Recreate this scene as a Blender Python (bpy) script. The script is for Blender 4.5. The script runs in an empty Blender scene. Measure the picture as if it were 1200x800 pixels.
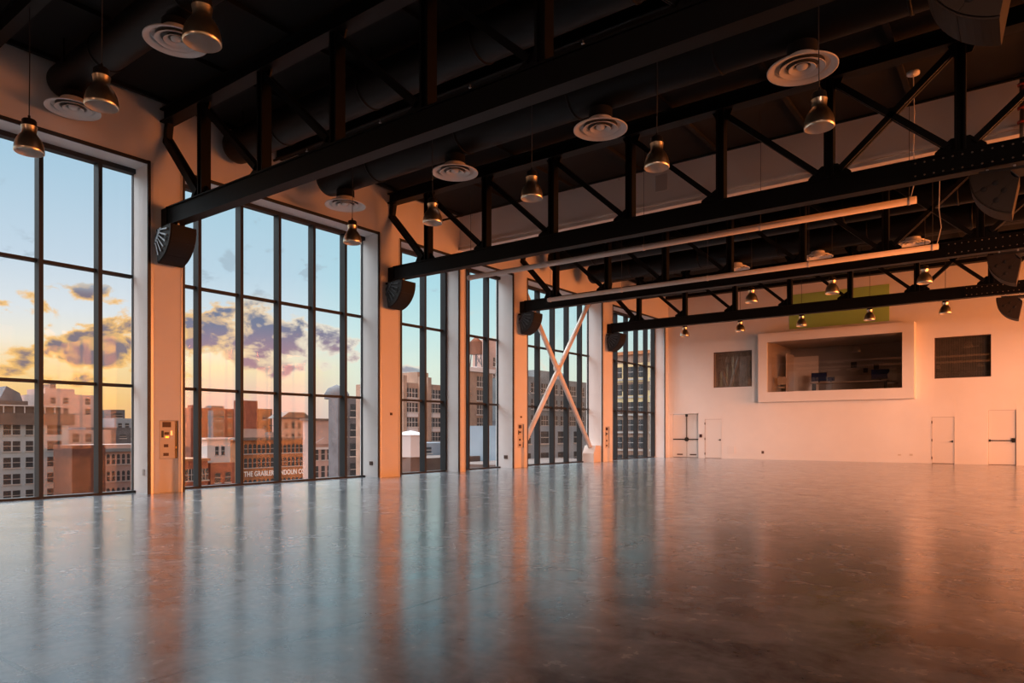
import bpy, bmesh, math, random
from mathutils import Vector, Matrix
PI = math.pi
C = bpy.context.scene.collection
random.seed(7)

# ------------------------------------------------------------------ helpers
class MB:
    """collects shapes, then links them as ONE mesh object"""
    def __init__(s): s.b = bmesh.new(); s.mi = 0
    def _f(s, vs, smooth=False):
        try:
            f = s.b.faces.new(vs)
        except ValueError:
            return None
        f.material_index = s.mi; f.smooth = smooth
        return f
    def box(s, x0, x1, y0, y1, z0, z1):
        v = [s.b.verts.new(p) for p in ((x0,y0,z0),(x1,y0,z0),(x1,y1,z0),(x0,y1,z0),(x0,y0,z1),(x1,y0,z1),(x1,y1,z1),(x0,y1,z1))]
        for q in ((3,2,1,0),(4,5,6,7),(0,1,5,4),(1,2,6,5),(2,3,7,6),(3,0,4,7)): s._f([v[i] for i in q])
        return s
    def bar(s, a, b, w, h, up=(0,0,1)):
        a = Vector(a); b = Vector(b); d = (b-a).normalized(); up = Vector(up)
        if abs(d.dot(up)) > .99: up = Vector((1,0,0))
        r = d.cross(up).normalized(); u = r.cross(d).normalized()
        r *= w/2; u *= h/2
        v = [s.b.verts.new(p) for p in (a-r-u,a+r-u,a+r+u,a-r+u,b-r-u,b+r-u,b+r+u,b-r+u)]
        for q in ((3,2,1,0),(4,5,6,7),(0,1,5,4),(1,2,6,5),(2,3,7,6),(3,0,4,7)): s._f([v[i] for i in q])
        return s
    def tube(s, pts, r, n=12, cap=True):
        pts = [Vector(p) for p in pts]; rings = []
        for i, p in enumerate(pts):
            d = (pts[min(i+1,len(pts)-1)]-pts[max(i-1,0)]).normalized()
            up = Vector((0,0,1)) if abs(d.z) < .95 else Vector((0,1,0))
            a = d.cross(up).normalized(); c = a.cross(d).normalized()
            rings.append([s.b.verts.new(p + (a*math.cos(2*PI*k/n)+c*math.sin(2*PI*k/n))*r) for k in range(n)])
        for A, B in zip(rings, rings[1:]):
            for k in range(n): s._f([A[k],A[(k+1)%n],B[(k+1)%n],B[k]], True)
        if cap: s._f(rings[0][::-1]); s._f(rings[-1])
        return s
    def lathe(s, prof, c=(0,0,0), n=32, axis='z', smooth=True):
        cx, cy, cz = c; rings = []
        for r, h in prof:
            ring = []
            for k in range(n):
                t = 2*PI*k/n; a, b = r*math.cos(t), r*math.sin(t)
                p = {'z':(cx+a,cy+b,cz+h),'x':(cx+h,cy+a,cz+b),'y':(cx+a,cy+h,cz+b)}[axis]
                ring.append(s.b.verts.new(p))
            rings.append(ring)
        for A, B in zip(rings, rings[1:]):
            for k in range(n): s._f([A[k],A[(k+1)%n],B[(k+1)%n],B[k]], smooth)
        return s, rings
    def disc(s, c, r, n=32, axis='z'):
        _, rg = s.lathe([(r,0)], c, n, axis); s._f(rg[0]); return s
    def prism(s, poly, a0, a1, plane='xz'):
        """polygon in a plane, extruded along the third axis from a0 to a1"""
        def P(u, w, t): return {'xz':(u,t,w),'yz':(t,u,w),'xy':(u,w,t)}[plane]
        A = [s.b.verts.new(P(u,w,a0)) for u,w in poly]; B = [s.b.verts.new(P(u,w,a1)) for u,w in poly]
        s._f(A); s._f(B[::-1]); n = len(poly)
        for k in range(n): s._f([A[k],B[k],B[(k+1)%n],A[(k+1)%n]])
        return s
    def build(s, name, mats, parent=None, bevel=0):
        bmesh.ops.recalc_face_normals(s.b, faces=s.b.faces)
        me = bpy.data.meshes.new(name); s.b.to_mesh(me); s.b.free()
        for m in (mats if isinstance(mats, (list,tuple)) else [mats]): me.materials.append(m)
        o = bpy.data.objects.new(name, me); C.objects.link(o)
        if parent: o.parent = parent
        if bevel:
            md = o.modifiers.new('bevel','BEVEL'); md.width = bevel; md.segments = 2; md.limit_method = 'ANGLE'
        return o
def empty(name, loc=(0,0,0), rz=0):
    o = bpy.data.objects.new(name, None); C.objects.link(o); o.location = loc; o.rotation_euler = (0,0,rz); o.empty_display_size = .2
    return o
def tag(o, label=None, cat=None, group=None, kind=None):
    if label: o['label'] = label
    if cat: o['category'] = cat
    if group: o['group'] = group
    if kind: o['kind'] = kind
    return o
def struct(o): o['kind'] = 'structure'; return o
def copy_tree(o, parent=None):
    c = o.copy(); C.objects.link(c)
    if parent: c.parent = parent
    for ch in list(o.children): copy_tree(ch, c)
    return c

# ------------------------------------------------------------------ materials
def mat(name, col, rough=.5, metal=0, spec=.5, noise=None, bump=None, emit=None):
    m = bpy.data.materials.new(name); m.use_nodes = True; nt = m.node_tree; p = nt.nodes['Principled BSDF']
    p.inputs['Base Color'].default_value = (*col,1); p.inputs['Roughness'].default_value = rough; p.inputs['Metallic'].default_value = metal
    p.inputs['Specular IOR Level'].default_value = spec
    tc = nt.nodes.new('ShaderNodeTexCoord')
    if noise:
        sc, amt = noise
        n = nt.nodes.new('ShaderNodeTexNoise'); n.inputs['Scale'].default_value = sc; n.inputs['Detail'].default_value = 6
        r = nt.nodes.new('ShaderNodeValToRGB'); e = r.color_ramp.elements
        e[0].position = .3; e[0].color = (*[c*(1-amt) for c in col],1); e[1].position = .7; e[1].color = (*[min(1,c*(1+amt)) for c in col],1)
        nt.links.new(tc.outputs['Object'], n.inputs['Vector']); nt.links.new(n.outputs['Fac'], r.inputs['Fac']); nt.links.new(r.outputs['Color'], p.inputs['Base Color'])
    if bump:
        sc, st = bump
        n = nt.nodes.new('ShaderNodeTexNoise'); n.inputs['Scale'].default_value = sc; n.inputs['Detail'].default_value = 4
        b = nt.nodes.new('ShaderNodeBump'); b.inputs['Strength'].default_value = st; b.inputs['Distance'].default_value = .02
        nt.links.new(tc.outputs['Object'], n.inputs['Vector']); nt.links.new(n.outputs['Fac'], b.inputs['Height']); nt.links.new(b.outputs['Normal'], p.inputs['Normal'])
    if emit:
        p.inputs['Emission Color'].default_value = (*emit[0],1); p.inputs['Emission Strength'].default_value = emit[1]
    return m
M = {}
M['wall'] = mat('white_wall_paint', (.80,.77,.74), .6, noise=(1.2,.02), bump=(60,.05))
M['reveal'] = mat('reveal_panel', (.84,.83,.83), .45, noise=(2,.02))
M['black'] = mat('black_steel_paint', (.0035,.004,.0045), .5, 0, .16, noise=(5,.15), bump=(90,.06))
M['blackmatte'] = mat('black_ceiling_paint', (.002,.002,.0022), .95, noise=(3,.2))
M['duct'] = mat('black_duct_paint', (.0025,.003,.0035), .5, 0, .2, noise=(3,.15))
M['mullion'] = mat('dark_mullion', (.030,.034,.038), .5, 0, .2)
M['trimdark'] = mat('dark_reveal_bead', (.02,.02,.022), .5)
M['trimlight'] = mat('pale_edge_angle', (.66,.66,.66), .35, .3)
M['alu'] = mat('spun_aluminium', (.90,.82,.66), .30, 1.0, noise=(30,.03))
M['reflector'] = mat('reflector_white', (.85,.83,.8), .35, .3)
M['lampcap'] = mat('black_lamp_cap', (.02,.02,.02), .4)
M['cord'] = mat('cord', (.03,.03,.03), .6)
M['whitecord'] = mat('pale_cord', (.7,.66,.6), .6)
M['diff'] = mat('white_diffuser', (.78,.76,.73), .45)
M['diffin'] = mat('grey_diffuser_inside', (.10,.10,.10), .6)
M['tube'] = mat('cream_tube', (.8,.72,.66), .45)
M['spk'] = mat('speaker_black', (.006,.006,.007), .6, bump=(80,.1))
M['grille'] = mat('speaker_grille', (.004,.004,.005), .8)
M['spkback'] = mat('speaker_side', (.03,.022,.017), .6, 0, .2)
M['rig'] = mat('rigging_grey', (.55,.57,.6), .35, .6)
M['rigdim'] = mat('rigging_dim', (.07,.075,.085), .4, .3)
M['door'] = mat('painted_door', (.78,.75,.72), .45)
M['gap'] = mat('dark_gap', (.10,.06,.045), .7)
M['doormetal'] = mat('dark_bronze', (.03,.025,.02), .35, .6)
M['panel'] = mat('panel_beige', (.62,.55,.46), .4)
M['panelred'] = mat('panel_slot', (.045,.008,.006), .5)
M['brass'] = mat('brass', (.8,.5,.15), .3, 1)
M['yellow'] = mat('olive_yellow_paint', (.36,.58,.15), .6)
M['shade'] = mat('grey_shade_cloth', (.12,.115,.10), .7, noise=(4,.25))
M['shade2'] = mat('pale_shade_cloth', (.32,.30,.27), .7, noise=(4,.2))
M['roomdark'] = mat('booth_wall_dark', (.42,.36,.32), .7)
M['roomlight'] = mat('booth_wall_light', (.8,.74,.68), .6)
M['desk'] = mat('desk_top', (.35,.28,.2), .4)
M['screen'] = mat('dark_blue_screen', (.02,.03,.10), .2)
M['fabric'] = mat('chair_cloth', (.5,.42,.33), .7)
M['redsteel'] = mat('red_fitting', (.35,.04,.02), .4)
M['steelpipe'] = mat('steel_pipe', (.25,.2,.16), .3, .8)

def glass_mat(name, tint=(1,1,1), ior=1.5, rough=0.0, extra=0.0):
    m = bpy.data.materials.new(name); m.use_nodes = True; nt = m.node_tree
    for n in list(nt.nodes): nt.nodes.remove(n)
    o = nt.nodes.new('ShaderNodeOutputMaterial'); t = nt.nodes.new('ShaderNodeBsdfTransparent'); g = nt.nodes.new('ShaderNodeBsdfGlossy')
    t.inputs['Color'].default_value = (*tint,1); g.inputs['Roughness'].default_value = rough
    f = nt.nodes.new('ShaderNodeLayerWeight'); f.inputs['Blend'].default_value = .5
    p5 = nt.nodes.new('ShaderNodeMath'); p5.operation = 'POWER'; p5.inputs[1].default_value = 5
    a = nt.nodes.new('ShaderNodeMath'); a.operation = 'MULTIPLY_ADD'; a.inputs[1].default_value = 1-extra; a.inputs[2].default_value = extra; a.use_clamp = True
    nt.links.new(f.outputs['Facing'], p5.inputs[0])
    mx = nt.nodes.new('ShaderNodeMixShader')
    nt.links.new(p5.outputs[0], a.inputs[0]); nt.links.new(a.outputs[0], mx.inputs[0])
    nt.links.new(t.outputs[0], mx.inputs[1]); nt.links.new(g.outputs[0], mx.inputs[2]); nt.links.new(mx.outputs[0], o.inputs[0])
    return m
M['glass'] = glass_mat('window_glass', (.985,.995,.99), 1.45, 0, 0.007)
M['boothglass'] = glass_mat('booth_glass', (.86,.84,.82), 1.5, 0.0, 0.055)

def floor_mat():
    m = bpy.data.materials.new('polished_concrete'); m.use_nodes = True; nt = m.node_tree; L = nt.links.new
    p = nt.nodes['Principled BSDF']
    tc = nt.nodes.new('ShaderNodeTexCoord')
    def noise(scale, detail, rough=.55, dist=0, vec=None):
        n = nt.nodes.new('ShaderNodeTexNoise'); n.inputs['Scale'].default_value = scale; n.inputs['Detail'].default_value = detail
        n.inputs['Roughness'].default_value = rough; n.inputs['Distortion'].default_value = dist
        L(vec or tc.outputs['Object'], n.inputs['Vector']); return n.outputs['Fac']
    def math_(op, a, b=None, clamp=False):
        n = nt.nodes.new('ShaderNodeMath'); n.operation = op; n.use_clamp = clamp
        for i, v in enumerate((a, b)):
            if v is None: continue
            if isinstance(v, (int,float)): n.inputs[i].default_value = v
            else: L(v, n.inputs[i])
        return n.outputs[0]
    mp = nt.nodes.new('ShaderNodeMapping'); mp.inputs['Scale'].default_value = (1,1.6,1); mp.inputs['Rotation'].default_value = (0,0,.9)
    L(tc.outputs['Object'], mp.inputs['Vector'])
    big = noise(.55, 5, .6, .8, mp.outputs[0]); mid = noise(2.6, 7, .62, .5); fine = noise(10, 3, .6)
    mix = math_('ADD', math_('MULTIPLY', big, .5), math_('ADD', math_('MULTIPLY', mid, .35), math_('MULTIPLY', fine, .10)))
    r = nt.nodes.new('ShaderNodeValToRGB'); e = r.color_ramp.elements
    e[0].position = .40; e[0].color = (.105,.125,.150,1); e[1].position = .56; e[1].color = (.37,.42,.47,1)
    L(mix, r.inputs['Fac'])
    # saw-cut joints
    sx = nt.nodes.new('ShaderNodeSeparateXYZ'); L(tc.outputs['Object'], sx.inputs[0])
    def joint(coord, off, per, w):
        a = math_('ADD', coord, off); a = math_('PINGPONG', a, per/2)
        return math_('LESS_THAN', a, w)
    wob = math_('MULTIPLY', math_('SUBTRACT', noise(.8,3), .5), .06)
    j = math_('MAXIMUM', joint(math_('ADD', sx.outputs['X'], wob), 4.0+9*9, 9.0, .02), joint(math_('ADD', sx.outputs['Y'], wob), -1.55+9*7.1, 7.1, .016))
    mc = nt.nodes.new('ShaderNodeMix'); mc.data_type = 'RGBA'; L(math_('MULTIPLY', j, .88), mc.inputs[0]); L(r.outputs['Color'], mc.inputs[6]); mc.inputs[7].default_value = (.03,.03,.032,1)
    L(mc.outputs[2], p.inputs['Base Color'])
    rr = nt.nodes.new('ShaderNodeMapRange'); L(mid, rr.inputs[0]); rr.inputs[1].default_value = .3; rr.inputs[2].default_value = .7; rr.inputs[3].default_value = .17; rr.inputs[4].default_value = .30
    L(rr.outputs[0], p.inputs['Roughness'])
    p.inputs['IOR'].default_value = 1.5; p.inputs['Specular IOR Level'].default_value = .5; p.inputs['Coat Weight'].default_value = .6; p.inputs['Coat IOR'].default_value = 1.55; p.inputs['Coat Roughness'].default_value = .17
    b = nt.nodes.new('ShaderNodeBump'); b.inputs['Strength'].default_value = .085; b.inputs['Distance'].default_value = .02
    h = math_('ADD', math_('MULTIPLY', noise(1.5, 2, .5), 1.0), math_('MULTIPLY', noise(6, 1, .4), .10))
    L(h, b.inputs['Height']); L(b.outputs['Normal'], p.inputs['Normal'])
    return m
M['floor'] = floor_mat()

# ------------------------------------------------------------------ camera
H = 1.42; YAW = math.atan(602/808)
cam = bpy.data.cameras.new('camera'); co = bpy.data.objects.new('camera', cam); C.objects.link(co)
co.location = (0,0,H); co.rotation_euler = (PI/2,0,YAW); cam.lens = 24.24; cam.sensor_width = 36; cam.shift_y = 106/1200; cam.clip_end = 1000
bpy.context.scene.camera = co

# ------------------------------------------------------------------ room shell
WX, GX, RX = -16.1, -16.87, 12.0
FY, BY, CZ = 36.3, -24.0, 9.08
OPEN = [(-5.7,.55),(1.42,7.70),(8.50,14.70),(15.6,18.48),(18.83,21.70),(22.65,28.78),(29.80,35.85)]
HEAD = 7.58
struct(MB().box(-17.2,12.6,BY-.3,FY+.3,-.3,0).build('floor', M['floor']))
struct(MB().box(-17.2,12.6,BY-.3,FY+.3,CZ,CZ+.3).build('ceiling', M['blackmatte']))
struct(MB().box(-17.2,12.6,BY-.3,42,CZ+.3,20).build('wall_added_sun_blocker', M['wall']))  # unseen mass over the hall, added to keep the sun off city facades
struct(MB().box(-15,12,-235,-136,-32,52).build('wall_added_shade_block', M['wall']))  # unseen block, added to shade the buildings outside the first window

def window_wall(name, xi, xo, opens, niches):
    mb = MB(); lo, hi = min(xi,xo), max(xi,xo); ys = BY-.3; 
    def pier(a, b):
        for (n0, n1, zt) in niches:
            if a < n0 and n1 < b:
                mb.box(lo,hi,a,n0,0,CZ); mb.box(lo,hi,n1,b,0,CZ); mb.box(lo,hi,n0,n1,zt,CZ); mb.box(lo,xi-.14,n0,n1,0,zt); return
        mb.box(lo,hi,a,b,0,CZ)
    for a, b in opens:
        pier(ys, a); mb.box(lo,hi,a,b,HEAD,CZ); ys = b
    pier(ys, FY+.3)
    return struct(mb.build(name, M['wall']))
NICHE = [(7.93,8.38,1.69),(21.98,22.42,1.74),(29.05,29.5,1.68)]
window_wall('wall_left', WX, -16.97, OPEN, NICHE)
window_wall('wall_right', RX, RX+.6, [(-19.9,-13.6),(-12.8,-6.5),(-5.7,.55),(1.4,7.7),(8.5,14.7),(15.6,21.7),(22.6,28.8),(29.7,35.6)], [])
ADDED_BWIN = [(-5.6,1.2)]  # unseen back window, added to let extra light into the hall
mb = MB(); xs = -17.2
for a, b in ADDED_BWIN: mb.box(xs,a,BY-.3,BY,0,CZ).box(a,b,BY-.3,BY,HEAD,CZ); xs = b
mb.box(xs,12.6,BY-.3,BY,0,CZ); struct(mb.build('wall_back', M['wall']))

# far wall with openings for booth and two windows, door recesses
def grid_wall(name, x0, x1, z0, z1, holes, y0, y1, m):
    xs = sorted({x0,x1,*[h[0] for h in holes],*[h[1] for h in holes]}); zs = sorted({z0,z1,*[h[2] for h in holes],*[h[3] for h in holes]})
    mb = MB()
    for a, b in zip(xs, xs[1:]):
        run = None
        for c, d in zip(zs, zs[1:]):
            mx, mz = (a+b)/2, (c+d)/2
            if any(h[0]<mx<h[1] and h[2]<mz<h[3] for h in holes):
                if run: mb.box(a,b,y0,y1,run[0],run[1]); run = None
            else: run = (run[0], d) if run else (c, d)
        if run: mb.box(a,b,y0,y1,run[0],run[1])
    return struct(mb.build(name, m))
BX0,BX1,BZ0,BZ1 = -10.94,-4.03,2.94,6.41      # booth outer frame
HO = [(-16.02,-14.35,0,2.43),(-14.0,-13.04,0,2.13),(-13.5,-11.45,3.80,5.70),(-10.75,-4.25,3.2,6.15),(-3.30,-1.20,3.82,5.66),(-3.42,-2.52,0,2.11),(-1.32,-.32,0,2.38)]
grid_wall('wall_far', -17.2, 12.6, 0, CZ, HO, FY, FY+.5, M['wall'])
struct(MB().box(-13.04,-3.42,FY-.012,FY,0,.09).box(-2.52,-1.32,FY-.012,FY,0,.09).box(-.32,RX,FY-.012,FY,0,.09).build('baseboard_far', M['wall']))
# bulkhead across the room above the middle pier
bk = struct(MB().box(WX,RX,18.5,18.86,8.02,CZ).build('trim_1', M['wall']))
MB().box(WX,RX,18.44,18.86,7.96,8.02).box(WX,RX,18.5,18.86,7.86,7.96).build('ledge', M['wall'], bk)
MB().box(WX,RX,18.42,18.5,7.83,7.86).build('lower_lip', M['wall'], bk)

o = MB().box(-8.6,-8.23,18.488,18.5,8.36,8.83).build('wall_vent', mat('vent_paint', (.56,.53,.50), .6)); tag(o,'small square grille high on the white bulkhead','vent')
# ------------------------------------------------------------------ left windows
def win_line(): 
    k = 0; out = []
    while 5.74-1.164*12+1.164*k < 37: out.append(5.74-1.164*12+1.164*k); k += 1
    return out
MULL = win_line()
wn = 0
pane_proto = None
for (a, b) in OPEN:
    wn += 1
    x0, x1 = GX-.06, GX+.14
    fr = MB().box(x0,x1,a,b,HEAD-.11,HEAD).box(x0,x1,a,b,0,.05)
    fr.box(x0,x1,a,a+.05,.05,HEAD-.11).box(x0,GX+.03,b-.014,b,.05,HEAD-.11)
    fr = struct(fr.build('window_%d' % wn, M['mullion']))
    ms = [y for y in MULL if a+.18 < y < b-.18] + ([b-.045] if wn in (4,7) else [])
    for y in ms:
        MB().box(x0,GX+.19,y-.042,y+.042,.05,HEAD-.11).build('mullion', M['mullion'], fr)
    for z in (2.5,5.06):
        MB().box(x0,GX+.085,a+.05,b-.05,z-.035,z+.035).build('transom', M['mullion'], fr)
    MB().box(GX-.012,GX+.0,a+.05,b-.05,.05,HEAD-.11).build('glass_pane', M['glass'], fr)
    MB().box(-16.96,WX-.004,b-.004,b+.001,0,HEAD).box(-16.96,WX-.004,a,b,HEAD-.004,HEAD+.001).box(-16.96,WX-.004,a-.001,a+.004,0,HEAD).build('reveal_lining', M['reveal'], fr)
    MB().box(WX-.02,WX+.012,b-.035,b+.03,0,HEAD+.05).box(WX-.02,WX+.012,a-.03,a+.035,0,HEAD+.05).box(WX-.02,WX+.012,a,b,HEAD-.035,HEAD+.045).build('dark_bead', M['trimdark'], fr)
    MB().box(WX-.01,WX+.02,b+.03,b+.085,0,HEAD+.02).box(WX-.01,WX+.02,a-.06,a-.03,0,HEAD+.02).build('pale_edge', M['trimlight'], fr)
# right wall windows (outside the frame, they let the low light in)
for (a, b) in [(-19.9,-13.6),(-12.8,-6.5),(-5.7,.55),(1.4,7.7),(8.5,14.7),(15.6,21.7),(22.6,28.8),(29.7,35.6)]:
    wn += 1
    fr = struct(MB().box(RX+.4,RX+.55,a,b,HEAD-.1,HEAD).box(RX+.4,RX+.55,a,b,0,.05).box(RX+.4,RX+.55,a,a+.05,.05,HEAD-.1).box(RX+.4,RX+.55,b-.05,b,.05,HEAD-.1).build('window_%d' % wn, M['mullion']))
    n = 5
    for i in range(1,n):
        y = a+(b-a)*i/n; MB().box(RX+.4,RX+.55,y-.04,y+.04,.05,HEAD-.1).build('mullion', M['mullion'], fr)
    for z in (2.5,5.06): MB().box(RX+.42,RX+.52,a+.05,b-.05,z-.03,z+.03).build('transom', M['mullion'], fr)
    MB().box(RX+.47,RX+.48,a+.05,b-.05,.05,HEAD-.1).build('glass_pane', M['glass'], fr)

for (a, b) in ADDED_BWIN:
    wn += 1
    fr = struct(MB().box(a,b,BY-.2,BY-.1,HEAD-.1,HEAD).box(a,b,BY-.2,BY-.1,0,.05).box(a,a+.05,BY-.2,BY-.1,.05,HEAD-.1).box(b-.05,b,BY-.2,BY-.1,.05,HEAD-.1).build('window_%d' % wn, M['mullion']))
    for i in range(1,6): MB().box(a+(b-a)*i/6-.04,a+(b-a)*i/6+.04,BY-.2,BY-.05,.05,HEAD-.1).build('mullion', M['mullion'], fr)
    for z in (2.5,5.06): MB().box(a+.05,b-.05,BY-.2,BY-.1,z-.03,z+.03).build('transom', M['mullion'], fr)
    MB().box(a+.05,b-.05,BY-.16,BY-.15,.05,HEAD-.1).build('glass_pane', M['glass'], fr)
# ------------------------------------------------------------------ roof trusses
NX = [-14.47+2.25*i for i in range(12)]      # panel points, symmetric about -2.095
def ibeam(x0, x1, yc, z0, z1, bf=.30, tf=.035, tw=.06):
    return MB().box(x0,x1,yc-bf/2,yc+bf/2,z0,z0+tf).box(x0,x1,yc-bf/2,yc+bf/2,z1-tf,z1).box(x0,x1,yc-tw,yc+tw,z0+tf,z1-tf)
TY = [8.10,15.20,22.25,29.35]
PLACE = ['nearest to the camera','just in front of the white bulkhead','first one behind the white bulkhead','farthest, just before the booth wall']
def truss(Y, lab):
    t = empty('roof_truss', (WX,Y,6.18)); T = lambda x, z: (x-WX, 0, z-6.18)
    tag(t, 'black steel roof truss, '+lab, 'truss', 'black roof trusses')
    def loc(mb, name, m=M['black'], par=t):
        o = mb.build(name, m, par); return o
    o = ibeam(0.22, RX-WX, 0, 0, .42, bf=.27, tf=.03, tw=.10); loc(o,'bottom_chord')
    loc(MB().box(0,.24,-.13,.13,-.04,.40),'end_bracket')
    o = ibeam(0.0, RX-WX, 0, 2.42, 2.74, bf=.32); loc(o,'top_chord')
    for i, x in enumerate(NX):
        x -= WX
        w = .12
        loc(MB().box(x-.09,x-.05,-.11,.11,.42,2.42).box(x+.05,x+.09,-.11,.11,.42,2.42).box(x-.05,x+.05,-.03,.03,.42,2.42),'post')
        if i <= 5: g = [(-.46,.42),(-.46,.50),(-.12,.70),(.07,.70),(.10,.42)]
        else: g = [(.46,.42),(.46,.50),(.12,.70),(-.07,.70),(-.10,.42)]
        if i in (5,6): g = [(-.42,.42),(-.40,.50),(-.15,.70),(.15,.70),(.40,.50),(.42,.42)]
        if i == 0: g = [(-.55,.42),(-.42,.66),(-.1,.72),(.12,.62),(.3,.42)]
        loc(MB().prism([(x+u,z) for u, z in g], -.02, .02),'gusset_plate')
        loc(MB().prism([(x-.2,2.42),(x+.26,2.42),(x+.18,2.22),(x-.1,2.22)], -.018, .018),'gusset_plate')
    def diag(xa, za, xb, zb):
        a = Vector((xa-WX,0,za)); b = Vector((xb-WX,0,zb)); d = (b-a).normalized()
        mb = MB()
        for s in (-1,1):
            o = Vector((0,s*.055,0)); mb.bar(a+o, b+o, .06, .115, up=(0,0,1))
        mb2 = mb
        loc(mb2,'diagonal')
    for i in range(11):
        if i < 5: diag(NX[i], 2.44, NX[i+1]-.12, .50) if 0 else diag(NX[i]+.02, 2.38, NX[i+1]-.22, .56)
        elif i == 5: diag(NX[5]+.05,2.38,NX[6]-.2,.56); diag(NX[6]-.05,2.38,NX[5]+.2,.56)
        else: diag(NX[i+1]-.02,2.38,NX[i]+.22,.56)
    # end strut from the pier
    loc(MB().bar((.12,0,2.4),(.05,0,2.02),.14,.16),'end_strut')
    loc(MB().bar((.03,-.06,2.06),(NX[0]-WX-.2,-.06,.52),.07,.16).bar((.03,.06,2.06),(NX[0]-WX-.2,.06,.52),.07,.16),'diagonal')
    loc(MB().bar((RX-WX-.03,-.06,2.06),(NX[11]-WX+.2,-.06,.52),.07,.16).bar((RX-WX-.03,.06,2.06),(NX[11]-WX+.2,.06,.52),.07,.16),'diagonal')
    # bolted splice near mid span
    mb = MB().box(14.35,16.15,-.135,-.112,.05,.38)
    sp = loc(mb,'splice_plate')
    for i in range(12):
        for z in (.09,.33):
            bo = MB().lathe([(0.0001,-.012),(.016,-.010),(.018,0)], (14.42+i*.15,-.135,z), 8, 'y')[0]
            loc(bo,'bolt',M['steelpipe'],sp)
    # anchor plate on the wall
    return t
def shift(o, v):
    pass
# the splice coordinates are local to the truss, so build the trusses straight in local space
for Y, lab in zip(TY, PLACE):
    t = truss(Y, lab)
    # diagonals are given with z measured from the chord underside
# ------------------------------------------------------------------ ceiling framing
def roof_beam(Y, lab):
    o = ibeam(WX+.02, RX-.02, Y, 8.72, 9.06, bf=.2); o = o.build('roof_beam', M['black'])
    tag(o, lab, 'beam', 'black roof beams')
roof_beam(11.1,'black steel roof beam running above the second row of lamps')
roof_beam(25.0,'black steel roof beam above the air diffusers between third and fourth trusses')
roof_beam(4.6,'black steel roof beam above the nearest row of lamps')
roof_beam(32.9,'black steel roof beam above the farthest row of lamps')
o = MB().box(WX,RX,35.9,36.28,8.80,9.07).build('roof_beam', M['black']); tag(o,'black roof beam tight against the far booth wall','beam','black roof beams')
for i, x in enumerate([-15.9,-13.6,-11.3,-9.0,-6.7,-4.4,-2.1,.2,2.5,4.8,7.1,9.4]):
    mb = MB()
    for a, b in ((BY,11.0),(11.2,18.4),(18.9,24.9),(25.1,35.9)): mb.box(x-.05,x+.05,a,b,8.99,9.078)
    p = mb.build('purlin', M['blackmatte'])
    tag(p,'thin black roof purlin under the dark deck, lost in shadow','purlin','black purlins under the roof deck')

# ducts
def duct(name_lab, Y, Z, R, x0, joint=3.0):
    mb = MB(); n = 40
    mb.lathe([(0.0001,0),(R*.86,.01),(R*.97,.06),(R,.16),(R,RX-.3-x0)], (x0,Y,Z), n, 'x')
    t = mb.build('air_duct', M['duct']); tag(t, name_lab, 'duct')
    x = x0+2.0
    while x < RX-1:
        MB().lathe([(R,0),(R+.018,.005),(R+.018,.05),(R,.055)], (x,Y,Z), n, 'x')[0].build('joint_band', M['duct'], t); x += joint
    x = x0+1.0
    while x < RX-1:
        MB().box(x-.01,x+.01,Y-R-.03,Y-R-.005,Z,CZ-.01).box(x-.01,x+.01,Y+R+.005,Y+R+.03,Z,CZ-.01).build('hanger_strap', M['black'], t); x += joint*1.5
    return t
duct('round black air duct over the first window bay, nearest',5.9,8.62,.34,-16.0)
duct('fat round black air duct just behind the nearest truss',9.75,8.55,.40,-15.95)
duct('round black air duct carrying the middle row of diffusers',12.2,8.34,.44,-15.45)
duct('round black air duct just behind the third truss',23.7,8.42,.42,-15.6)
duct('round black air duct over the hidden far diffusers',26.5,8.38,.42,-15.4)
duct('round black air duct just behind the farthest truss',31.3,8.42,.42,-15.5)

def diffuser(x, y, z, R, ztop, lab, grp='round ceiling diffusers'):
    t = empty('air_diffuser', (x,y,z)); tag(t, lab, 'diffuser', grp)
    MB().lathe([(R*.46,.10),(R*.46,.20),(R*.44,.21)])[0].build('collar', M['diff'], t)
    MB().lathe([(R*.44,.20),(R*.44,ztop-z)])[0].build('neck', M['blackmatte'], t)
    MB().lathe([(R*.97,.0),(R*1.0,.0),(R*1.0,.02),(R*.80,.06),(R*.46,.115),(R*.46,.13)], n=48)[0].build('outer_cone', M['diff'], t)
    MB().lathe([(R*.985,.002),(R*.80,.03),(R*.76,.05),(R*.75,.09)], n=48)[0].build('rim', M['diff'], t)
    MB().lathe([(R*.64,.01),(R*.65,.018),(R*.50,.05),(R*.46,.085),(R*.45,.085),(R*.49,.045),(R*.64,.01)], n=48)[0].build('ring', M['diff'], t)
    MB().lathe([(R*.38,.01),(R*.39,.018),(R*.27,.05),(R*.23,.085),(R*.22,.085),(R*.26,.045),(R*.38,.01)], n=48)[0].build('ring', M['diff'], t)
    MB().lathe([(0.0001,.0),(R*.07,.008),(R*.15,.03),(R*.17,.06)], n=48)[0].build('centre_cone', M['diff'], t)
    MB().disc((0,0,.088), R*.76, 32).build('throat', M['diffin'], t)
    return t
diffuser(-15.5,5.9,7.95,.50,8.285,'round white ceiling diffuser tucked over the nearest window, behind the second lamp')
diffuser(-11.42,5.9,7.95,.50,8.285,'large round white ceiling diffuser behind the topmost bell lamp at upper left')
diffuser(-14.68,12.2,7.50,.54,7.905,'round ceiling diffuser in shadow beside the window wall, above the second window')
diffuser(-10.76,12.2,7.50,.54,7.905,'round ceiling diffuser second from the windows in the middle row')
diffuser(-6.87,12.2,7.50,.54,7.905,'round ceiling diffuser third from the windows in the middle row, left of a bell lamp')
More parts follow.
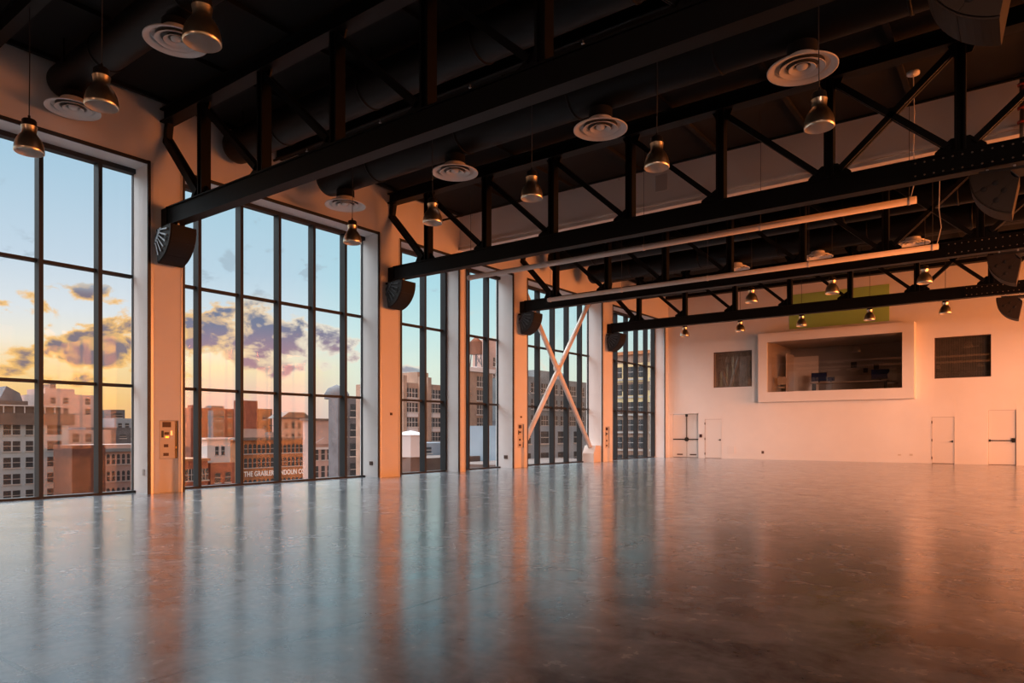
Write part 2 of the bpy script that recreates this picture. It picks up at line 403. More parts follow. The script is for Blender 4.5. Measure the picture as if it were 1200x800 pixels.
diffuser(-3.01,12.2,7.50,.56,7.905,'large round ceiling diffuser at upper right directly above a bell lamp')
for x, l in ((-8.95,'leftmost of three far diffusers peeking over the lower cream tube'),(-6.0,'middle of three far diffusers peeking over the lower cream tube'),(-3.02,'rightmost of three far diffusers peeking over the lower cream tube')):
    diffuser(x,26.5,7.70,.50,7.965,l)

# ------------------------------------------------------------------ pendant lamps
def lamp():
    t = empty('pendant_lamp', (0,0,0))
    outer = [(.215,0),(.228,.010),(.227,.05),(.219,.115),(.203,.18),(.176,.24),(.146,.285),(.121,.315),(.112,.335),(.110,.36),(.114,.40),(.122,.44),(.124,.45)]
    MB().lathe(outer, n=40)[0].build('shade', M['alu'], t)
    inner = [(.213,.002),(.212,.05),(.203,.10),(.184,.17),(.155,.235),(.124,.285),(.06,.31),(.0001,.312)]
    MB().lathe(inner, n=40)[0].build('reflector', M['reflector'], t)
    MB().lathe([(.0001,.45),(.122,.45),(.120,.47),(.112,.48),(.110,.55),(.095,.57),(.02,.58),(.02,.64),(.0001,.64)], n=32)[0].build('cap', M['lampcap'], t)
    MB().lathe([(.0001,.13),(.03,.14),(.045,.18),(.04,.23),(.025,.28),(.0001,.29)], n=20)[0].build('bulb', M['reflector'], t)
    MB().tube([(0,0,.62),(0.01,0,1.6),(0,0,2.84)], .009, 6).build('cord', M['cord'], t)
    return t
LX = [-13.75,-10.96,-8.17,-5.39,-2.62]
ordn = ['first','second','third','fourth','fifth']
rows = [(4.55,[0,1,2],'nearest row at upper left','lamps in the nearest row'),(11.65,[0,1,2,3,4],'between first and second trusses','lamps between the first and second trusses'),
        (25.85,[2,3,4],'before the farthest truss','lamps before the farthest truss'),(33.0,[0,1,2,3,4],'below the last truss','lamps in the farthest row')]
proto = None
for y, idx, lab, grp in rows:
    for n, i in enumerate(idx):
        if proto is None: t = proto = lamp()
        else: t = copy_tree(proto)
        t.location = (LX[i], y, 6.22); t.rotation_euler = (0,0,random.uniform(0,6))
        tag(t, 'aluminium bell pendant, %s in line from the windows, %s' % (ordn[n], lab), 'lamp', grp)

# ------------------------------------------------------------------ hanging cream tubes (screen housings)
def tube_(y, lab, z=6.24):
    t = MB().tube([(-14.0,y,z),(-1.82,y,z)], .075, 16).build('screen_tube', M['tube']); tag(t, lab, 'tube', 'cream tubes hung between trusses')
    for x in (-13.9,-11.0,-8.0,-5.0,-1.95): 
        MB().lathe([(.075,0),(.085,.005),(.085,.05),(.075,.055)], (x-.03,y,z), 16, 'x')[0].build('clamp', M['tube'], t)
        MB().tube([(x,y,z+.07),(x,y,8.95)], .006, 6).build('hanging_wire', M['cord'], t)
    return t
tube_(16.5,'long cream horizontal tube hanging behind the second truss, upper of the two')
tube_(21.0,'long cream horizontal tube hanging along the third truss, lower of the two')
for y, x, lab in ((16.45,-1.86,'pale cord dropping from a ceiling plate to the end of the upper cream tube'),(21.0,-1.80,'pale cord dropping to the end of the lower cream tube')):
    t = MB().tube([(x,y-.1,8.8),(x+.02,y-.1,8.0),(x-.0,y-.1,7.2),(x+.05,y-.09,6.7),(x-.05,y-.02,6.3)], .009, 6).build('hanging_cord', M['whitecord']); tag(t, lab, 'cord')
    MB().lathe([(.0001,.0),(.12,.01),(.12,.06),(.0001,.07)], (x,y-.1,8.78), 20)[0].build('ceiling_plate', M['diff'], t)

# ------------------------------------------------------------------ speakers
def speaker(x, y, s, lab, grp, rig=False, zt=6.02):
    """fan shaped array: apex high at the back, curved grille facing s*x and down"""
    t = empty('loudspeaker', (x,y,zt)); tag(t, lab, 'speaker', grp)
    R, r0, W = .74, .16, .30
    def P(r, a): a = math.radians(a); return (s*r*math.cos(a), r*math.sin(a))
    angs = [4,-24,-52,-80]
    for k in range(0,3):
        a0, a1 = angs[k]-.2, angs[k+1]+.2
        arc = [a0+(a1-a0)*q/5 for q in range(6)]
        poly = [P(r0,a0)]+[P(R,a) for a in arc]+[P(r0,a1)]
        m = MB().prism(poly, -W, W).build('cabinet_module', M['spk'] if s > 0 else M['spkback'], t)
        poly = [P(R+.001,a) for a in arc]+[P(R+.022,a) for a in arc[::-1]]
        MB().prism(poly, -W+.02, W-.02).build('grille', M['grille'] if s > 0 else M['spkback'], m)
    for am in (-22,-50):
        for q in (.36,.55):
            c = P(q, am); u = P(q+.07, am+7)
            MB().lathe([(.0001,0),(.045,-.002),(.05,.004)], (P(q+.05,am-3)[0],-W-.003,P(q+.05,am-3)[1]), 16, 'y')[0].build('handle_recess', M['grille'], t)
    # arc edge rim, top bar, back plate
    a0 = P(R,4); 
    MB().prism([(s*-.04,.02),(s*.62,.055),(s*.62,.095),(s*-.04,.07)], -W*.8, W*.8).build('rigging_bar', M['spk'], t)
    for q in (.1,.5): MB().box(s*q-.02,s*q+.02,-.02,.02,.08,.18).build('hanging_clamp', M['rig'], t)
    MB().prism([P(r0-.02,0),P(r0,0),P(r0,-80),P(r0-.02,-80)], -W, W).build('back_plate', M['rigdim'], t)
    if rig:
        for k in range(6):
            a = -4-13*k
            MB().prism([P(.2,a+3),P(.62,a+2),P(.62,a-1.5),P(.2,a-1)], -W-.03, -W-.002).build('rigging_link', rig, t)
        MB().prism([P(.30,4),P(.36,4),P(.36,-80),P(.30,-80)], -W-.03,-W-.002).build('rigging_link', rig, t)
    return t
for Y, l in zip(TY, ('rigging painted as window-lit, on the nearest pier','on the second pier from the camera','on the pier left of the crossed brace','farthest, on the pier right of the crossed brace')):
    speaker(-16.03, Y-.02, 1, 'black fan-shaped loudspeaker on the window side, '+l, 'loudspeakers along the window wall', rig=M['rig'] if Y < 10 else M['rigdim'], zt=6.02)  # nearest rigging is paler: window light put into its colour
for Y, l in zip(TY, ('cropped by the top edge of the photo','under the second truss at the right edge','under the third truss at the right edge','smallest, under the farthest truss at the right edge')):
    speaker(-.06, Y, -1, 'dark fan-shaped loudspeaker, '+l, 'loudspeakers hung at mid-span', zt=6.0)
# riser pipe with red couplings at upper right
t = MB().tube([(-.05,18.3,6.9),(-.05,18.3,9.05)], .06, 12).build('riser_pipe', M['steelpipe']); tag(t,'vertical steel pipe with red couplings hanging at the upper right','pipe')
for z in (6.95,7.3,8.0,8.3,8.8): MB().lathe([(.06,0),(.1,.01),(.1,.05),(.06,.06)], (-.05,18.3,z), 12)[0].build('coupling', M['redsteel'], t)
# sprinkler mains
for y, lab in ((3.2,'thin black sprinkler main above the nearest bay'),(10.9,'thin black sprinkler main between first and second trusses'),(17.4,'thin black sprinkler main in front of the bulkhead'),(28.0,'thin black sprinkler main before the farthest truss')):
    t = MB().tube([(WX+.1,y,8.62),(RX-.1,y,8.62)], .035, 8).build('sprinkler_pipe', M['black']); tag(t, lab, 'pipe', 'sprinkler mains')
    for k in range(9):
        MB().lathe([(.012,0),(.012,-.06),(.035,-.065),(.035,-.07),(.0001,-.075)], (-14.6+2.7*k,y,8.59), 10)[0].build('sprinkler_head', M['rig'], t)

# ------------------------------------------------------------------ pier panels, brace
def control_panel(y0, y1, z0, z1, lab):
    t = MB().box(WX-.05,WX-.006,y0+.01,y1-.08,z0,z1).build('control_panel', M['panel'], None, .004); tag(t, lab, 'panel', 'control panels set in the piers')
    w = y1-y0; X = WX-.008
    def slot(a, b, c, d, m, n='slot'): MB().box(X,X+.014,y0+w*a,y0+w*b,z0+(z1-z0)*c,z0+(z1-z0)*d).build(n, m, t)
    slot(.17,.60,.83,.97,M['panelred'],'display'); slot(.27,.50,.63,.70,M['panelred']); slot(.12,.22,.56,.74,M['trimdark'],'switch_plate')
    slot(.30,.48,.55,.59,M['brass'],'key_plate'); slot(.24,.46,.30,.38,M['panelred']); slot(.22,.48,.07,.15,M['panelred']); slot(.56,.68,.62,.74,M['rig'],'switch_plate')
    MB().box(WX-.05,WX-.03,y1-.08,y1-.005,z0,z1).build('side_pocket', M['doormetal'], t)
    MB().lathe([(.0001,0),(.015,.01),(.02,.04),(.012,.06),(.0001,.062)], (WX-.02,y1-.05,z0+.14*(z1-z0)+.1), 10)[0].build('padlock', M['brass'], t)
control_panel(7.93,8.38,.80,1.68,'beige control panel with dark slots set in the nearest pier')
control_panel(21.98,22.42,.80,1.72,'small control panel in the pier left of the crossed brace')
control_panel(29.05,29.5,.66,1.67,'narrow control panel in the pier right of the crossed brace')

t = empty('cross_brace', (-16.5,25.7,0)); tag(t,'cream X-shaped tubular brace across the fourth bay window','brace')
def lt(p): return (0, p[0]-25.7, p[1])
MB().tube([(0,22.72-25.7,7.56),(0,28.62-25.7,.35)], .105, 20).build('brace_tube', M['tube'], t)
MB().tube([(-.0,22.72-25.7,.62),(0,28.25-25.7,7.56)], .105, 20).build('brace_tube', M['tube'], t)
MB().lathe([(.0001,-.12),(.15,-.11),(.16,0),(.15,.11),(.0001,.12)], (0,25.48-25.7,4.22), 20, 'x')[0].build('crossing_node', M['tube'], t)
MB().prism([(28.1-25.7,0),(28.1-25.7,.42),(28.3-25.7,.78),(28.76-25.7,.78),(28.76-25.7,0)], -.28, .32, 'yz').build('foot_block', M['tube'], t)
MB().prism([(22.66-25.7,0),(22.66-25.7,.8),(22.95-25.7,.5),(23.05-25.7,0)], -.16, .16, 'yz').build('foot_block', M['tube'], t)
# small fittings on piers and reveals
def plate(name, lab, cat, b, m, grp=None):
    o = MB().box(*b).build(name, m, None, .003); tag(o, lab, cat, grp); return o
plate('outlet_plate','small grey outlet plate low on the reveal beside the first pier','outlet',(-16.38,-16.30,7.672,7.70,.42,.56),M['rig'])
plate('outlet_plate','small dark outlet plate low on the reveal beside the second pier','outlet',(-16.52,-16.38,14.675,14.70,.38,.50),M['gap'])
plate('outlet_plate','small dark outlet plate low on the reveal left of the third pier','outlet',(-16.55,-16.38,21.672,21.70,.36,.50),M['gap'])
plate('wall_sensor','tiny dark round sensor on the second pier','sensor',(WX,WX+.03,15.16,15.24,1.95,2.03),M['gap'])
plate('wall_sensor','tiny dark sensor above the control panel left of the brace','sensor',(WX,WX+.03,22.16,22.24,1.98,2.05),M['gap'])

# ------------------------------------------------------------------ far wall doors, windows, booth
def single_door(n, x0, x1, z1, y, panic=False):
    d = struct(MB().box(x0+.025,x1-.025,y,y+.05,.015,z1-.025).build('door_%d' % n, M['door']))
    MB().box(x0,x0+.02,y-.03,y+.06,0,z1).box(x1-.02,x1,y-.03,y+.06,0,z1).box(x0+.02,x1-.02,y-.03,y+.06,z1-.02,z1).build('door_frame', M['wall'], d)
    MB().box(x0+.02,x0+.028,y-.006,y+.05,0,z1-.02).box(x1-.028,x1-.02,y-.006,y+.05,0,z1-.02).box(x0+.02,x1-.02,y-.006,y+.05,z1-.028,z1-.02).box(x0+.02,x1-.02,y-.004,y+.05,0,.02).build('shadow_gap', M['gap'], d)
    if not panic:
        for z in (.25,1.05,z1-.25): MB().box(x0+.005,x0+.045,y-.035,y,z-.06,z+.06).build('hinge', M['gap'], d)
        MB().box(x1-.19,x1-.07,y-.06,y-.03,.98,1.01).box(x1-.12,x1-.07,y-.03,y,.95,1.04).build('lever_handle', M['doormetal'], d)
    return d
single_door(1,-14.0,-13.04,2.13,FY+.02)
single_door(2,-3.42,-2.52,2.11,FY+.02)
d = single_door(3,-1.32,-.32,2.38,FY+.06,True)
MB().box(-1.26,-.42,FY+.0,FY+.035,1.03,1.07).box(-1.28,-1.22,FY-.0,FY+.06,1.0,1.1).build('push_bar', M['doormetal'], d)
MB().box(-.47,-.36,FY-.01,FY+.06,.97,1.16).build('latch_case', M['doormetal'], d)
y = FY+.42
d = struct(MB().box(-15.99,-15.19,y,y+.05,.015,2.40).build('door_4', M['door']))
MB().box(-15.17,-14.38,y,y+.05,.015,2.40).build('door_leaf', M['door'], d)
MB().box(-15.188,-15.172,y+.01,y+.05,0,2.4).box(-16.0,-14.36,y-.004,y+.05,0,.02).build('shadow_gap', M['gap'], d)
MB().box(-15.205,-15.155,y-.05,y,1.1,2.38).build('vertical_rod', M['steelpipe'], d)
MB().box(-15.96,-14.42,y-.08,y-.03,.98,1.04).build('push_bar', M['doormetal'], d)
MB().lathe([(.0001,-.10),(.10,-.09),(.12,-.05),(.12,0)], (-15.18,y,1.01), 20, 'y')[0].box(-15.24,-15.12,y-.06,y,2.28,2.4).build('latch_case', M['doormetal'], d)
MB().box(-15.75,-15.42,y-.012,y,.13,.2).box(-15.0,-14.62,y-.012,y,.13,.2).build('kick_label', M['gap'], d)
plate('alarm_box','dark red alarm box between the double doors and the single door','alarm',(-14.27,-14.13,FY-.06,FY,1.12,1.30),M['panelred'])
plate('floor_outlet','pale wall box beside the left single door, low down','outlet',(-12.75,-12.35,FY-.03,FY,.25,.65),M['door'],)
plate('wall_outlet','small dark outlet low on the far wall below the left edge of the booth','outlet',(-10.95,-10.83,FY-.02,FY,.30,.44),M['gap'])
plate('wall_outlet','left of two pale outlets low on the far wall below the booth right end','outlet',(-4.75,-4.62,FY-.02,FY,.33,.40),M['panel'])
plate('wall_outlet','right of two pale outlets low on the far wall, left of the single door','outlet',(-4.28,-4.15,FY-.02,FY,.33,.42),M['panel'])

def far_window(n, x0, x1, z0, z1, sm):
    w = struct(MB().box(x0,x1,FY+.06,FY+.12,z0,z0+.03).box(x0,x1,FY+.06,FY+.12,z1-.03,z1).box(x0,x0+.03,FY+.06,FY+.12,z0+.03,z1-.03).box(x1-.03,x1,FY+.06,FY+.12,z0+.03,z1-.03).build('window_%d' % n, M['gap']))
    MB().box(x0+.03,x1-.03,FY+.085,FY+.09,z0+.03,z1-.03).build('glass_pane', M['boothglass'], w)
    mb = MB(); x = x0+.04
    while x < x1-.05: mb.box(x,x+.085,FY+.30,FY+.31+.02*(int(x*11)%2),z0+.02,z1-.02); x += .09
    mb.build('blind', sm, w)
    return w
far_window(wn+1,-13.5,-11.45,3.80,5.70,M['shade2'])
far_window(wn+2,-3.30,-1.20,3.82,5.66,M['shade'])
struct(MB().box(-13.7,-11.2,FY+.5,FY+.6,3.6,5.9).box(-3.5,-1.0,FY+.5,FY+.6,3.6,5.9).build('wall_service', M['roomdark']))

b = empty('observation_booth', (-7.48,35.7,2.94)); tag(b,'white framed projecting observation window high on the far wall','window')
o = Vector((7.48,-35.7,-2.94))
fo = MB()
ix0,ix1,iz0,iz1 = -10.50,-4.50,3.43,5.96
def lb(x0,x1,y0,y1,z0,z1): return (x0+7.48,x1+7.48,y0-35.7,y1-35.7,z0-2.94,z1-2.94)
fo.box(*lb(BX0,ix0,35.7,FY,BZ0,BZ1)).box(*lb(ix1,BX1,35.7,FY,BZ0,BZ1)).box(*lb(ix0,ix1,35.7,FY,BZ0,iz0)).box(*lb(ix0,ix1,35.7,FY,iz1,BZ1))
fo.build('surround', M['wall'], b)
MB().box(*lb(ix0,ix1,35.80,35.815,iz0,iz1)).build('glass_pane', M['boothglass'], b)
# booth room behind
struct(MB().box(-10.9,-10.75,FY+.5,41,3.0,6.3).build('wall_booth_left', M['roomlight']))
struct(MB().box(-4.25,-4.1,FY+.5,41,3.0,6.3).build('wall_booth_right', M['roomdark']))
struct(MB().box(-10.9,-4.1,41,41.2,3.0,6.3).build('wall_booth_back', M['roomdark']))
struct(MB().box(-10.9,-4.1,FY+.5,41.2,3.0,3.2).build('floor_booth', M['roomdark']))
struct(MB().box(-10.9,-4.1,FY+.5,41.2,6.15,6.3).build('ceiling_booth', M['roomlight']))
t = MB().box(-10.2,-8.9,39.4,39.5,3.2,5.5).box(-10.2,-10.15,38.0,39.4,3.2,5.6).build('partition', M['roomlight']); tag(t,'pale partition inside the observation booth at its left','partition')
t = empty('desk', (-7.0,38.0,3.2)); tag(t,'long wooden desk inside the observation booth','desk')
MB().box(-1.9,1.6,-.35,.35,.70,.75).build('desk_top', M['desk'], t)
for x in (-1.8,1.5): MB().box(x-.03,x+.03,-.3,.3,0,.70).build('leg', M['doormetal'], t)
def monitor(x, y, z, w, lab, rz=0):
    t = empty('monitor', (x,y,z), rz); tag(t, lab, 'monitor', 'monitors in the booth')
    MB().box(-w/2,w/2,-.02,.02,.08,.08+w*.6).build('housing', M['lampcap'], t); MB().box(-w/2+.02,w/2-.02,-.024,-.02,.10,.06+w*.6).build('display', M['screen'], t)
    MB().box(-.03,.03,0,.03,.012,.1).box(-.1,.1,-.06,.08,0,.012).build('stand', M['lampcap'], t)
monitor(-8.55,38.0,3.95,.75,'wide dark blue monitor at the left end of the booth desk')
monitor(-8.0,38.1,3.95,.35,'small monitor beside the wide one on the booth desk')
monitor(-5.75,38.1,3.95,.8,'large black monitor at the right end of the booth desk')
def stool(x, y, lab, m, sc=1):
    t = empty('swivel_chair', (x,y,3.2)); tag(t, lab, 'chair', 'chairs in the booth')
    MB().lathe([(.0001,.5),(.2,.5),(.23,.53),(.22,.57),(.0001,.58)], n=20)[0].build('seat', m, t)
    MB().prism([(-.2,.7),(.2,.7),(.24,1.0),(.15,1.12),(-.15,1.12),(-.24,1.0)], .2, .25).build('backrest', m, t)
    MB().tube([(0,.05,.05),(0,.05,.5)], .025, 8).tube([(0,.05,.52),(0,.24,.6),(0,.25,.9)], .02, 8).build('column', M['rig'], t)
    for k in range(5): 
        a = k*2*PI/5; MB().bar((0,.05,.06),(.28*math.cos(a),.05+.28*math.sin(a),.03),.04,.03).build('leg', M['rig'], t)
stool(-10.25,37.2,'pale swivel chair at the left side of the booth',M['fabric'])
stool(-5.1,37.2,'pale high-backed chair at the right side of the booth',M['fabric'])
for x, z, w, l in ((-7.6,4.9,.28,'left of the small pictures on the booth back wall'),(-7.0,4.6,.22,'middle small picture on the booth back wall'),(-6.5,4.75,.25,'right of the small pictures on the booth back wall')):
    t = MB().box(x,x+w,40.96,41,z,z+w*1.1).build('picture', M['lampcap']); tag(t, l, 'picture','small pictures in the booth')
plate('wall_panel','flat olive yellow rectangle on the far wall above the observation booth','panel',(-9.58,-5.1,FY-.02,FY,6.6,8.32),M['yellow'])

# ------------------------------------------------------------------ city outside
def city():
    B = {}
    B['stone'] = mat('pale_stone', (.34,.42,.48), .8, noise=(.4,.12)); B['pink'] = mat('pink_stone', (.38,.29,.27), .8, noise=(.3,.15)); B['brick'] = mat('red_brick', (.27,.09,.055), .85, noise=(.6,.25))
    B['darkbrick'] = mat('dark_brick', (.12,.05,.035), .85, noise=(.6,.25)); B['brick2'] = mat('orange_brick', (.34,.15,.07), .85, noise=(.6,.25)); B['dark'] = mat('dark_slate', (.10,.11,.13), .7, noise=(.4,.3)); B['brown'] = mat('brown_cornice', (.12,.095,.085), .7, noise=(.8,.2))
    B['grey'] = mat('grey_render', (.17,.20,.22), .8, noise=(.4,.2)); B['tan'] = mat('tan_brick', (.27,.20,.16), .85, noise=(.6,.2)); B['white'] = mat('white_render', (.50,.50,.52), .7)
    B['win'] = mat('window_dark', (.035,.042,.05), .35, spec=.4); B['frame'] = mat('window_frame', (.4,.4,.4), .6); B['roof'] = mat('roof_felt', (.12,.09,.08), .9, noise=(.3,.3)); B['bluewhite'] = mat('blue_white_render', (.24,.31,.38), .7, noise=(.2,.2))
    B['wood'] = mat('tank_wood', (.25,.13,.09), .9, noise=(3,.2)); B['yel'] = mat('painted_sunlit_brick', (.62,.50,.28), .85, noise=(.6,.2))
    def winmesh(w, h, arch=False, grid=1):
        mb = MB()
        pts = [(-w/2,0),(w/2,0),(w/2,h)] 
        if arch:
            pts = [(-w/2,0),(w/2,0)]+[(w/2*math.cos(a),h-w/2+w/2*math.sin(a)) for a in [PI*k/6 for k in range(7)]]
        else: pts.append((-w/2,h))
        mb.mi = 0; mb.prism(pts, -.1, .03, 'yz')
        mb.mi = 1
        mb.box(.03,.09,-w/2,w/2,h*.5-.06,h*.5+.06); mb.box(0,.22,-w/2-.15,w/2+.15,-.22,0)
        for g in range(1,grid): mb.box(.03,.08,-w/2+w*g/grid-.05,-w/2+w*g/grid+.05,0,h)
        return mb
    def bld(name, lab, D, y0, y1, zt, m, dep=18, rows=(), cols=(), w=1.2, h=2.0, arch=False, grid=1, cornice=None, roofbox=None, zb=-32, extra=None):
        t = empty(name, (-D,y0,zb)); tag(t, lab, 'building')
        MB().box(-dep,0,0,y1-y0,0,zt-zb).build('wall', B[m], t)
        first = None; cnt = 0
        for z in rows:
            for c in cols:
                if cnt >= 96: break
                if first is None:
                    o = winmesh(w,h,arch,grid).build('window', [B['win'],B['frame']], t); first = o
                else:
                    o = first.copy(); C.objects.link(o); o.parent = t
                o.location = (0,c-y0,z-zb); cnt += 1
        if cornice:
            cz, ch, cp, cm = cornice
            MB().box(-dep-cp,cp,-cp,y1-y0+cp,cz-zb,cz-zb+ch).build('cornice', B[cm], t)
        if roofbox:
            for (a,b_,h_,cm,dx) in roofbox: MB().box(-dep*.8,-dx,a-y0,b_-y0,zt-zb,zt-zb+h_).build('roof_house', B[cm], t)
        return t
    fr = lambda a, b, n: [a+(b-a)*i/(n-1) for i in range(n)]
    # bay 1
    R1 = [-1.0-3.45*i-.1 for i in range(7)]; R1 = [.85-3.45*i for i in range(8)]
    cols = []
    for base in (21.0,29.6,38.4,43.8,52.2,60.6):
        cols += [base, base+1.75]
    cols = [44.2,46.0,52.3,53.95,56.3,60.3,61.75] + [35.8,37.4,28.0,29.7,20.2,21.9]
    t = bld('office_building','grey stone office building with paired windows and brown cornice, first window lower left',170,14,63.8,4.9,'stone',22,R1,cols,1.35,2.1)
    MB().box(-22,.9,-.9,50.7,34.9,37.4).build('cornice', B['brown'], t)
    MB().box(-20,-6,2,44,37.4,40.2).box(-6,-2,2,49,37.4,38.9).build('roof_house', B['brown'], t)
    for i in range(25): MB().box(-1.9,-1.6,2+1.9*i,2.18+1.9*i,37.4,38.9).build('roof_post', B['white'], t)
    MB().box(-2.0,-1.5,2,49,38.9,39.15).build('roof_rail', B['white'], t)
    t = bld('apartment_building','pink stone apartment tower with stepped roof behind the grey office building',220,76.0,89.5,12.2,'pink',18,[9.4,6.4],[78.6,81.8,87.6],1.3,1.8,roofbox=[(77.0,84.5,1.6,'pink',1),(79.0,80.4,3.0,'brown',3)])
    t = bld('house','dark steep-roofed house beyond the grey office building, left of the pink tower',215,63.5,69,7,'dark',12)
    MB().prism([(-1,39),(7,39),(5.5,43.8),(2.5,45.5),(0.5,41)], -12, 0, 'yz').build('roof', B['dark'], t)
    bld('apartment_building','slim grey green tower right of the pink apartment tower',262,101,107.5,12.4,'grey',16,[9,5,1,-3],[102.5,105.6],1.8,2.2)
    bld('brick_building','pink flank building with square windows under the pink tower',172,64.2,73.5,1.9,'pink',14,[-.9,-4.4,-7.9,-11.4,-14.8],[66.0,68.6],1.3,1.9,zb=-32)
    bld('brick_building','dark brown brick block at foot of the pink flank building',149,56.5,62.6,-1.2,'darkbrick',9)
    bld('brick_building','red rooftop block behind the arcaded building, third pane of first window',242,96,102.3,8.6,'brick',10,[5.2,1.8],[98,100.4],1.3,1.8)
    bld('tower_block','dark blue rooftop block beside the red rooftop block',232,99.0,103.3,8.5,'dark',8,[6.0],[101.2],2.5,1.4)
    bld('tower_block','pale blue grey block in front of the dark blue one',212,91.5,96.4,5.4,'bluewhite',10,[2.6],[93,95],1.1,1.4)
    bld('tower_block','wide dark flat-roofed block above the arcaded building',192,76,93,2.6,'dark',14,[-.2],[79,82,85,88],1.6,.9)
    t = bld('arcade_building','pink building with rows of narrow arched windows, right pane of the first window',160,61.5,77,-1.3,'pink',8,[-5.6,-9.3,-13.0,-16.6],fr(62.5,76.2,14),.62,2.2,True,cornice=(-2.9,.7,.5,'grey'))
    # bay 2
    bld('tower_block','slim grey office slab at the left edge of the second window',262,131.5,143,10.3,'grey',14,[7.5,4,.5,-3,-6.5,-10],[134,137.4,140.6],2.2,1.6)
    bld('brick_building','long red brick block with dark strip, left panes of the second window',215,116,137,9.2,'brick',6,[6.3,2.8,-.7,-4.2],[119,122,126.6,129.4,132.5],1.4,1.8,roofbox=[(117.4,120.5,1.0,'brick',2),(123.5,128,.9,'dark',1)])
    bld('tower_block','narrow dark glass tower before the long red block',200,114.9,118.6,8.1,'dark',3,[5,2,-1,-4,-7],[116.7],2.6,2.0)
    t = bld('house','white rooftop house with columns on a brick block',140,79.1,84.4,-.2,'white',2.5,[-3.6],[81.3,82.7],.8,1.9,zb=-5.2)
    MB().box(-3,.6,-.7,6.0,5.0,5.35).build('roof', B['white'], t)
    bld('brick_building','low red brick building with large grouped windows, second window foot',138,71.0,78.1,-4.4,'brick',12,[-8.6,-13.4,-17.5],[74.2,77.2],2.1,2.4,grid=3,cornice=(-4.6,.5,.4,'brick2'))
    bld('brick_building','dark red brick building under the white rooftop house',139.6,79.6,85.2,-5.2,'brick',20,[-9.5,-13.5],[81.2,83.6],1.3,2.2)
    bld('brick_building','tall plain red brick stair tower, highest in the second pane',200,124.2,130.2,11.5,'brick',4)
    t = bld('brick_building','red brick block with fire escape right of the stair tower',200,130.4,135.6,9.0,'brick2',4,[5.5,2,-1.5],[132.6],1.2,1.8)
    MB().box(0,1.2,4.0,6.4,38.4,38.6).box(0,1.2,4.0,6.4,35.4,35.6).box(0,1.2,4.0,6.4,32.4,32.6).box(1.0,1.15,4.0,4.1,30,40).build('fire_escape', B['dark'], t)
    t = bld('loft_building','long brick loft building with arched windows and white painted sign',150,92.3,112.3,-.2,'brick2',4,[-3.8,-7.2,-12.4,-15.7],fr(93.2,111.4,16),.85,2.3,True,cornice=(-.6,.7,.7,'brown'))
    MB().box(-3.6,-1,2,8,31.8,34.2).box(-3.6,-1,9,14,31.8,33.4).build('roof_house', B['pink'], t)
    # painted sign
    cu = bpy.data.curves.new('sign_text','FONT'); cu.body = 'THE GRABLER BENDOUN CO.'; cu.size = 1.75; cu.space_character = 1.06; cu.extrude = .04; cu.offset = .035; cu.align_x = 'LEFT'
    so = bpy.data.objects.new('tmp', cu); C.objects.link(so); bpy.context.view_layer.update()
    me = bpy.data.meshes.new_from_object(so.evaluated_get(bpy.context.evaluated_depsgraph_get())); bpy.data.objects.remove(so)
    xs = [v.co.x for v in me.vertices]; sc = 17.6/(max(xs)-min(xs))
    me.transform(Matrix.Rotation(PI/2,4,'Z') @ Matrix.Rotation(PI/2,4,'X') @ Matrix.Scale(sc,4,(1,0,0)))
    s = bpy.data.objects.new('painted_sign', me); C.objects.link(s); s.parent = t; s.location = (.12,1.6,32-9.3)
    me.materials.clear(); me.materials.append(mat('sign_white_paint', (.9,.9,.9), .6))
    s['label'] = 'white painted lettering'
    t = bld('mansion_block','pale building with overhanging hipped roof behind the loft building',166,115.6,123.5,5.2,'pink',4,[2.4,-.8],[117,119.2,121.4],1.0,1.7)
    MB().prism([(-1.4,37.2),(9.1,37.2),(6.6,39.0),(1.6,39.0)], -5, 1.2, 'yz').build('roof', B['brown'], t)
    t = bld('mansion_block','pale pink facade with pediment and tripled windows, fourth pane of second window',130,97.8,105.2,4.4,'pink',2.5,[-5.0,-9.0],[99.7,101.5,103.2],1.0,2.6,grid=1,cornice=(4.0,.5,.5,'brown'))
    MB().prism([(.6,30.6),(6.8,30.6),(3.7,32.2)], 0, .6, 'yz').build('pediment', B['pink'], t); MB().box(0,.5,.1,7.3,29.4,29.9).build('string_course', B['white'], t)
    t = bld('glass_tower','dark blue tower with domed rooftop tank behind the last pane',110,89.6,94.9,8.2,'dark',3,[4.5,.5,-3.5,-7.5,-11.5],[90.9,93.4],1.5,2.6)
    MB().lathe([(2.5,0),(2.5,1.0),(1.8,2.2),(.0001,3.0)], (-4,2.9,40.2), 20)[0].build('dome', B['dark'], t)
    bld('brick_building','orange brick wall building at the right end of the second window',111,95.3,100,6.1,'brick2',3,[1.0,-9],[97.4],1.5,2)
    # bay 3
    t = bld('warehouse','tan brick warehouse with stacked grid windows between brick piers',90,87.3,99.1,10.4,'tan',12,[7.75-2.68*i for i in range(9)],[90.1,96.3],3.0,1.65,grid=4)
    for i in range(9): MB().box(0,.12,1.2,4.4,32+6.85-2.68*i,32+7.5-2.68*i).box(0,.12,7.4,10.8,32+6.85-2.68*i,32+7.5-2.68*i).build('white_spandrel', B['white'], t)
    for y in (0,4.4,6.4,10.9): MB().box(0,.7,y,y+.9,0,43.6).build('brick_pier', B['tan'], t)
    MB().box(-9,-4,8.4,11.4,42.4,45.0).build('roof_house', B['tan'], t)
    t = empty('storage_tank', (-60,59.9,-1.6)); tag(t,'white octagonal rooftop tank at foot of the third window','tank')
    MB().lathe([(0.0001,0),(1.5,0),(1.5,2.6),(1.6,2.65),(1.0,3.0),(0.0001,3.2)], n=8, smooth=False)[0].build('tank_body', B['white'], t)
